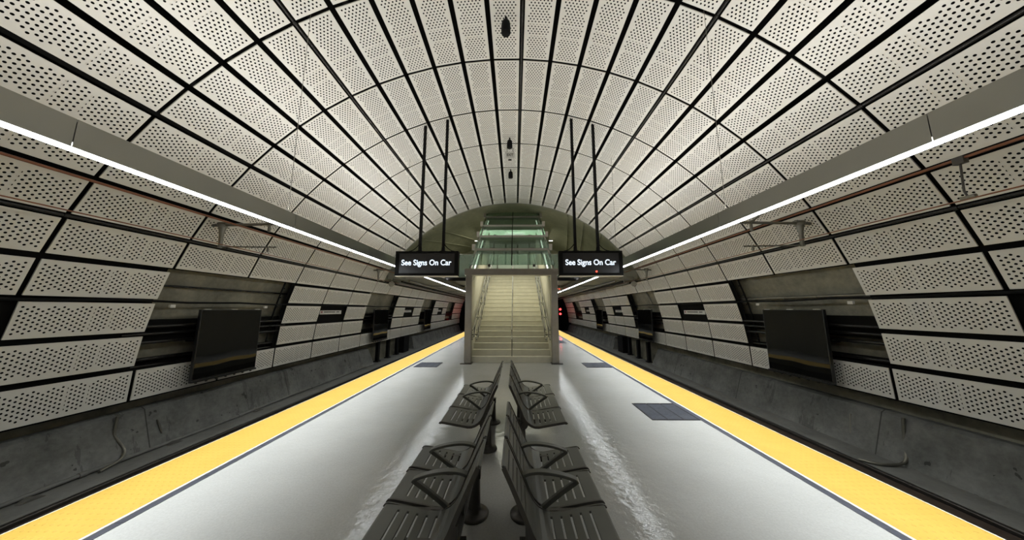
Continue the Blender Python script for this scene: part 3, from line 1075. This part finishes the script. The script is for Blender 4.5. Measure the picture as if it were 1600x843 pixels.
MB().box(-0.14, 0.14, 0, 0.03, 0.04, 0.24).build('face', M['white'], t)
me, wd = text_mesh('EXIT', 0.15, 0.004)
tx = bpy.data.objects.new('lettering', me); C.objects.link(tx); me.materials.clear(); me.materials.append(M['ink'])
tx.parent = t; tx.rotation_euler = (PI / 2, 0, 0); k = 0.2 / wd; tx.scale = (k, k * 1.15, 1); tx.location = (0, -0.003, 0.135)
MB().box(-0.05, 0.05, 0, 0.03, -0.03, -0.005).build('lamp', M['black'], t)
MB().tube([(0, 0.015, -0.01), (0, 0.015, 0.05)], 0.006, 6).build('lamp_stem', M['tube'], t)
for q in (-0.09, 0.09):
    MB().tube([(q, 0.015, 0.24), (q, 0.015, 0.37)], 0.006, 6).build('hanger', M['black'], t)

# ------------------------------------------------------------------ open bays: screens, pipes, brackets
def wall_screen(s, y0, y1, label, refl=True):
    xs = s * 6.15
    t = empty('display_screen', (xs, (y0 + y1) / 2, 0.2))
    tag(t, label, 'screen', 'dark square screens in the wall bays')
    hy = (y1 - y0) / 2
    a, b = sorted((0.0, s * 0.06))
    mb = MB().box(a, b, -hy, hy, 0.02, 1.40)
    bevel(mb.build('case', M['frame'], t), 0.006)
    a, b = sorted((-s * 0.002, s * 0.004))
    MB().box(a, b, -hy + 0.018, hy - 0.018, 0.045, 1.385).build('glass', M['screen'], t)
    # lower ledge bar with lugs
    a, b = sorted((-s * 0.03, s * 0.05))
    lb = MB().box(a, b, -hy, hy, -0.015, 0.02)
    lb.build('bottom_bar', M['frame'], t)
    for q in range(7):
        yy = -hy + 0.1 + q * (2 * hy - 0.2) / 6
        a, b = sorted((0.0, s * 0.03))
        MB().box(a, b, yy - 0.012, yy + 0.012, -0.045, -0.015).build('lug', M['benchdark'], t)
    for q in (-hy + 0.12, 0, hy - 0.12):
        a, b = sorted((-s * 0.004, s * 0.03))
        MB().box(a, b, q - 0.06, q + 0.06, 1.398, 1.41).build('top_clip', M['trim'], t)
    for q in (-hy * 0.6, hy * 0.6):
        a, b = sorted((s * 0.06, s * 0.52))
        MB().box(a, b, q - 0.03, q + 0.03, 0.75, 0.83).build('wall_bracket', M['black'], t)


for s, nm in ((-1, 'left'), (1, 'right')):
    for b, nth in ((4, 'first'), (9, 'second'), (14, 'third'), (19, 'fourth')):
        yc = ring(b + 1)
        oth = 0.03 if s > 0 else -0.03
        if b == 19: continue
        wall_screen(s, yc - 0.71 - 0.12 if b > 4 else yc - 0.74, yc + 0.71 - 0.12 if b > 4 else yc + 0.62, f'dark square screen in the {nth} open bay of the {nm} wall')
    # bays: cable pipes
    for b, nth in ((4, 'first'), (9, 'second'), (14, 'third'), (19, 'fourth')):
        ya, yb = ring(b) - 0.25, ring(b + 2) + 0.25
        for i, (z, rr, rad) in enumerate(((1.30, 6.46, 0.030), (1.17, 6.50, 0.028), (1.02, 6.52, 0.034), (0.72, 6.54, 0.034), (0.60, 6.54, 0.028), (0.45, 6.55, 0.032))):
            x = s * math.sqrt(rr ** 2 - (z - ZC) ** 2)
            o = MB().tube([(x, ya, z), (x, yb, z)], rad, 10).build('cable_duct', M['blackgloss'])
            nth2 = ('topmost', 'second', 'third', 'fourth', 'fifth', 'lowest')[i]
            tag(o, f'{nth2} dark cable duct behind the {nth} open bay of the {nm} wall', 'pipe', 'dark cable ducts in the wall bays')
        for (a0, a1, w_) in ((1.365, 1.425, 'upper'), (1.475, 1.555, 'lower')):  # dark strips added where the recess behind the ducts lies in shade
            mb = MB(); vs = []
            for rr in (6.60, 6.63):
                for yy in (ya, yb):
                    for q in range(5):
                        p = vp(s * (a0 + (a1 - a0) * q / 4) + P0, rr, yy); vs.append(p)
            fs = []
            for q in range(4):
                fs += [(q, q + 1, 5 + q + 1, 5 + q), (10 + q, 15 + q, 15 + q + 1, 10 + q + 1), (q, 10 + q, 11 + q, q + 1), (5 + q, 6 + q, 16 + q, 15 + q)]
            fs += [(0, 5, 15, 10), (4, 14, 19, 9)]
            mb.add(vs, fs)
            o = mb.build('shade_strip', M['void_shade'])
            tag(o, f'{w_} black shade strip behind the ducts, {nth} open bay of the {nm} wall', 'plate', 'black shade strips in the wall bays')
        # ladder bracket at the far side of each bay
        t = empty('cable_ladder', (0, ring(b + 2) - 0.14, 0))
        tag(t, f'black cable ladder at the far edge of the {nth} open bay, {nm} wall', 'bracket')
        pts = [vp(P0 + s * a_, 6.58, 0) for a_ in (1.22, 1.28, 1.34, 1.40, 1.46, 1.50)]
        MB().tube(pts, 0.02, 6).build('upright', M['black'], t)
        for a_ in (1.24, 1.28, 1.32, 1.40, 1.46):
            p = vp(P0 + s * a_, 6.58, 0); q = vp(P0 + s * a_, 6.44, 0)
            MB().tube([p, (q[0], -0.12, q[2])], 0.014, 6).build('rung', M['black'], t)
    # dangling clips on the cable in the first bay
    for y in (5.15, 7.1):
        p = vp(P0 + s * 14.55 * DL, 6.38, y)
        o = MB().box(p[0] - 0.02, p[0] + 0.02, y - 0.04, y + 0.04, p[2] - 0.075, p[2] - 0.02).build('cable_tag', M['white'])
        tag(o, f'small pale tag hanging on the {nm} wall cable, ' + ('near' if y < 6 else 'far') + ' end of the bay', 'tag')
# pale conduit through the right bay
x = 6.38
mb = MB().tube([(x, 4.85, 1.86), (x, 7.9, 1.88)], 0.034, 12)
for y in (5.0, 5.9, 6.6, 7.4): mb.tube([(x, y, 1.86), (x, y + 0.05, 1.86)], 0.042, 12)
tag(mb.build('conduit', M['tube']), 'grey galvanised conduit crossing the open bay above the right screen', 'conduit')
mb = MB().tube([vp(P0 - 14.1 * DL, 6.66, 4.7), vp(P0 - 14.1 * DL, 6.66, 8.1)], 0.02, 8)
tag(mb.build('conduit', M['blackgloss']), 'thin dark conduit on the concrete above the left screen', 'conduit')
mb = MB().tube([vp(P0 + 12.9 * DL, 6.5, 12.9), vp(P0 + 14.6 * DL, 6.5, 12.7)], 0.035, 10)
tag(mb.build('conduit', M['tube']), 'pale conduit running up the second open bay of the right wall', 'conduit')

# station name strips in the single open cells
def name_strip(s, k, label):
    y0 = ring(k) + 0.14
    phi = P0 + s * 14.95 * DL
    t = empty('name_strip', (s * 6.33, y0, 1.44))
    tag(t, label, 'sign', 'pale station name strips on the walls')
    a, b = sorted((0.0, s * 0.02))
    MB().box(a, b, 0, 1.15, 0, 0.15).build('board', M['white'], t)
    a, b = sorted((-s * 0.003, 0.0))
    # far-to-near reading order: emblem, long word, short word
    def yy(u0, u1):
        return (u0, u1) if s < 0 else (1.15 - u1, 1.15 - u0)
    y_a, y_b = yy(0.05, 0.12)
    MB().box(a, b, y_a, y_b, 0.04, 0.11).build('emblem', M['pinkink'], t)
    q = 0.20
    for wl in (0.05, 0.04, 0.06, 0.04, 0.05, 0.05, 0.04, 0.06, 0.05, 0.04):
        y_a, y_b = yy(q, q + wl); MB().box(a, b, y_a, y_b, 0.055, 0.098).build('faint_mark', M['ink'], t); q += wl + 0.012
    q += 0.06
    for wl in (0.05, 0.05, 0.04):
        y_a, y_b = yy(q, q + wl); MB().box(a, b, y_a, y_b, 0.055, 0.098).build('faint_mark', M['ink'], t); q += wl + 0.012
    for q in (0.2, 0.95):
        a, b = sorted((s * 0.02, s * 0.25)); MB().box(a, b, q - 0.02, q + 0.02, 0.03, 0.12).build('bracket', M['black'], t)


for s, nm in ((-1, 'left'), (1, 'right')):
    for k, nth in ((7, 'first'), (12, 'second'), (17, 'third')):
        name_strip(s, k, f'pale name strip in the {nth} small opening along the {nm} wall')
    for k in (2, 7, 12, 17):
        for z in (1.33, 1.22):
            x = s * 6.45
            o = MB().tube([(x, ring(k) - 0.1, z), (x, ring(k + 1) + 0.1, z)], 0.025, 8).build('cable_duct', M['blackgloss'])
            tag(o, ('upper' if z > 1.3 else 'lower') + f' dark duct in the {ORD[(2, 7, 12, 17).index(k) + 1]} small wall opening, {nm} side', 'pipe', 'dark ducts in the small wall openings')

# ------------------------------------------------------------------ overhead wires and their support arms
for s, nm in ((-1, 'left'), (1, 'right')):
    X = s * 5.02
    up = 3.15 if s < 0 else 3.24
    lo = 2.73 if s < 0 else 2.78
    o = MB().tube([(X, -1, up), (X, 24, up)], 0.017, 8).build('overhead_wire', M['copper'])
    tag(o, f'upper reddish overhead wire above the {nm} track', 'wire')
    o = MB().tube([(X, -1, lo), (X, 24, lo)], 0.008, 8).build('overhead_wire', M['copper'])
    tag(o, f'thin lower contact wire above the {nm} track', 'wire')
    t = empty('wire_hanger', (X, 2.95 if s > 0 else 1.1, 0))
    tag(t, f'short dark clamp hanger joining the two overhead wires, {nm} track', 'bracket')
    MB().tube([(0, 0, up), (0, 0.02, lo + 0.1), (0, 0, lo)], 0.009, 6).build('rod', M['benchdark'], t)
    MB().box(-0.03, 0.03, -0.04, 0.04, up - 0.06, up + 0.02).build('upper_clamp', M['benchdark'], t)
    MB().tube([(0, -0.05, lo + 0.02), (0, 0.05, lo + 0.02)], 0.022, 8).build('lower_clamp', M['tube'], t)
    for yy, which in ((5.12, 'large near'), (11.3, 'small distant')):
        t = empty('wire_support_arm', (0, yy, 0))
        tag(t, f'{which} grey bracket arm carrying the {nm} overhead wires', 'bracket', 'overhead wire support arms')
        zb = 3.19
        MB().tube([(s * 5.64, 0, zb - 0.01), (s * 4.25, 0, zb + 0.02)], 0.026, 10).build('crossbar', M['tube'], t)
        # flange and drop post
        mb = MB().tube([(s * 5.42, 0, zb), (s * 5.42, 0, zb - 0.05)], 0.075, 14)
        mb.tube([(s * 5.42, 0, zb - 0.05), (s * 5.42, 0, zb - 0.18), (s * 5.41, 0, zb - 0.44)], [0.06, 0.036, 0.032], 12)
        mb.tube([(s * 5.50, 0, zb + 0.02), (s * 5.34, 0, zb + 0.02)], 0.038, 10)
        mb.build('drop_post', M['tube'], t)
        MB().tube([(s * 5.46, 0, zb - 0.42), (s * 4.36, 0.02, zb - 0.43)], 0.014, 8).build('registration_rod', M['tube'], t)
        MB().tube([(s * 4.52, 0, zb + 0.05), (s * 4.52, 0, zb - 0.14)], 0.024, 10).build('insulator', M['tube'], t)
        MB().tube([(s * 4.50, 0, zb - 0.42), (s * 4.50, 0, zb - 0.52)], 0.018, 8).build('clip', M['tube'], t)
        MB().tube([(s * 4.54, 0, zb + 0.03), (s * 5.24, 0, 3.76)], 0.02, 8).build('brace', M['tube'], t)

# ------------------------------------------------------------------ floor grates
def grate(x0, x1, y0, y1, label, ncol):
    t = empty('floor_grate', (0, 0, 0))
    tag(t, label, 'floor grate', 'steel floor grates')
    mb = MB(); e = 0.018
    mb.box(x0, x1, y0, y0 + e, 0.0, 0.010); mb.box(x0, x1, y1 - e, y1, 0.0, 0.010)
    mb.box(x0, x0 + e, y0 + e, y1 - e, 0.0, 0.010); mb.box(x1 - e, x1, y0 + e, y1 - e, 0.0, 0.010)
    for i in range(1, ncol):
        xx = x0 + (x1 - x0) * i / ncol; mb.box(xx - 0.008, xx + 0.008, y0 + e, y1 - e, 0.0, 0.009)
    mb.build('frame', M['darkgap'], t)
    MB().box(x0 + e, x1 - e, y0 + e, y1 - e, 0.0, 0.0015).build('sump_plate', M['darkgap'], t)
    mb = MB(); y = y0 + e + 0.012
    while y < y1 - e - 0.018:
        mb.box(x0 + e, x1 - e, y, y + 0.017, 0.001, 0.007); y += 0.029
    mb.build('bars', M['grate'], t)


grate(2.13, 2.83, 4.40, 5.13, 'large dark steel floor grate beside the right yellow strip', 3)
grate(2.13, 2.83, 8.18, 8.84, 'dark steel floor grate near the right foot of the stair', 3)
grate(-2.73, -2.07, 8.18, 8.86, 'dark steel floor grate near the left foot of the stair', 4)
grate(1.7, 2.6, 13.9, 15.0, 'distant dark floor grate beyond the right portal post', 3)

# ------------------------------------------------------------------ track-side details
for s, nm in ((-1, 'left'), (1, 'right')):
    # posts and cabinets in the curb opening
    for i, y in enumerate((13.9, 15.0, 16.1)):
        o = MB().box(s * 6.49 - 0.07, s * 6.49 + 0.07, y - 0.09, y + 0.09, -0.87, 0.06)
        o.box(s * 6.49 - 0.11, s * 6.49 + 0.11, y - 0.14, y + 0.14, -0.87, -0.83)
        o = o.build('steel_post', M['black'])
        tag(o, f'{ORD[i + 1]} black steel post in the curb opening, {nm} track wall', 'post', 'posts in the curb openings')
    o = MB().box(s * 6.45 - 0.13, s * 6.45 + 0.13, 16.7, 17.5, -0.87, 0.02)
    o.box(s * 6.45 - 0.15, s * 6.45 + 0.15, 16.66, 17.54, 0.02, 0.05)
    o = o.build('equipment_cabinet', M['black']); bevel(o, 0.01)
    tag(o, f'low black equipment cabinet in the curb opening of the {nm} track wall', 'cabinet')
# pipe along the foot of the left wall
pts = [(-6.30 + 0.01 * math.sin(i), 0.5 + i * 0.8, -0.835 + 0.008 * math.cos(i * 1.3)) for i in range(16)]
mb = MB().tube(pts, 0.028, 10)
for i in (2, 5, 8, 11): mb.tube([Vector(pts[i]) - Vector((0, 0.04, 0)), Vector(pts[i]) + Vector((0, 0.04, 0))], 0.040, 10)
tag(mb.build('pipe', M['bed']), 'grey pipe running along the foot of the left track wall', 'pipe')
for i, y in enumerate((2.35, 3.15, 4.0, 5.6, 7.3)):
    mb = MB()
    prof = [(-0.10, 0), (-0.07, 0.03), (-0.02, 0.05), (0.03, 0.035), (0.08, 0.015), (0.10, 0)]
    n = len(prof)
    vs = [(-6.22 + 0.05 * math.cos(i), y + a * 1.1, -0.87 + b) for a, b in prof] + [(-6.15 + 0.05 * math.cos(i), y + a, -0.87 + b * 0.6) for a, b in prof]
    mb.add(vs, [(k, k + 1, n + k + 1, n + k) for k in range(n - 1)] + [tuple(range(n))[::-1], tuple(range(n, 2 * n)), (0, n, 2 * n - 1, n - 1)])
    tag(mb.build('debris_lump', M['slab']), f'{ORD[i + 1]} dark lump of debris by the pipe on the left trackbed', 'debris', 'debris beside the left pipe')
# curved pale conduits down the curbs
pts = smooth_pts([(-6.50, 4.92, -0.16), (-6.48, 4.90, -0.42), (-6.44, 4.93, -0.54), (-6.36, 4.98, -0.72), (-6.27, 4.86, -0.81), (-6.20, 4.60, -0.84)], 4)
tag(MB().tube(pts, 0.020, 8).build('drain_conduit', M['tube']), 'pale curved conduit dropping down the left concrete curb', 'conduit')
pts = smooth_pts([(6.52, 5.0, -0.16), (6.49, 5.0, -0.42), (6.44, 4.98, -0.62), (6.36, 4.93, -0.76), (6.24, 4.93, -0.835), (5.95, 4.95, -0.845), (5.80, 5.1, -0.845)], 4)
tag(MB().tube(pts, 0.022, 8).build('drain_conduit', M['tube']), 'pale curved conduit dropping down the right concrete curb', 'conduit')
o = MB().tube([(-6.46, 5.45, -0.40), (-6.40, 5.5, -0.66)], 0.016, 6).build('pipe_stub', M['tube'])
tag(o, 'short pale pipe stub on the left concrete curb', 'pipe')
o = MB().tube([(6.50, 5.75, -0.36), (6.40, 5.7, -0.68)], 0.013, 6).build('pipe_stub', M['tube'])
tag(o, 'short pale pipe stub on the right concrete curb', 'pipe')
# loose pipes on the ledge under the mezzanine, both sides
for s, nm in ((-1, 'left'), (1, 'right')):
    for i, (dx, z, rad) in enumerate(((5.25, 2.80, 0.05), (5.05, 2.86, 0.035), (4.7, 2.88, 0.045))):
        o = MB().tube([(s * dx, YEND + 0.2, z), (s * dx, YFAR - 0.2, z)], rad, 10).build('service_pipe', M['black' if i == 1 else 'tube'])
        tag(o, f'{("outer", "middle", "inner")[i]} service pipe under the low soffit over the {nm} track', 'pipe', 'service pipes under the soffit')
    t = empty('round_junction_box', (s * 5.35, YEND - 0.15, 2.72))
    tag(t, f'round pale junction fitting at the vault end on the {nm} side', 'junction box')
    b = MB().lathe((0, 0, -0.06), [(0.10, 0), (0.115, 0.02), (0.115, 0.10), (0.10, 0.12)], 20).build('body', M['plastic'], t)
    b.rotation_euler = (PI / 2, 0, 0)
    MB().tube([(0, 0, 0.1), (0, 0.0, 0.3), (-s * 0.3, 0.25, 0.38)], 0.025, 8).build('conduit', M['tube'], t)
# beams crossing below the soffit
for i, y in enumerate((16.0, 20.5, 25.0, 29.5)):
    o = MB().box(-5.5, 5.5, y, y + 0.3, 2.88, 2.965).build('ceiling_beam', M['soffit']); o['kind'] = 'structure'

# signals at the far end
for s, nm in ((-1, 'left'), (1, 'right')):
    t = empty('track_signal', (s * 5.45, 33.5, -0.87))
    tag(t, f'two-lamp signal glowing red at the far end of the {nm} track', 'signal', 'red track signals')
    MB().tube([(0, 0.15, 0), (0, 0.15, 2.0)], 0.06, 10).build('post', M['black'], t)
    bevel(MB().box(-0.22, 0.22, 0, 0.2, 1.65, 2.85).build('housing', M['black'], t), 0.02)
    for z in (1.97, 2.50):
        l = MB().lathe((0, 0, 0), [(0.001, 0.0), (0.12, 0.001), (0.11, 0.03), (0.06, 0.05), (0.001, 0.055)], 20).build('lamp', M['red'], t)
        l.rotation_euler = (PI / 2, 0, 0); l.location = (0, -0.001, z)
t = empty('small_lit_sign', (2.6, 15.8, 2.62))
tag(t, 'tiny pink glowing sign beneath the soffit beside the right portal post', 'sign')
MB().box(-0.2, 0.2, 0, 0.04, 0, 0.2).build('face', M['plastic'], t)
for x, z in ((-0.13, 0.04), (0.02, 0.12), (-0.1, 0.14)):
    MB().box(x - 0.035, x + 0.035, -0.006, 0, z - 0.02, z + 0.02).build('lamp', M['redsoft'], t)
MB().tube([(0, 0.02, 0.2), (0, 0.02, 0.34)], 0.012, 6).build('stem', M['black'], t)
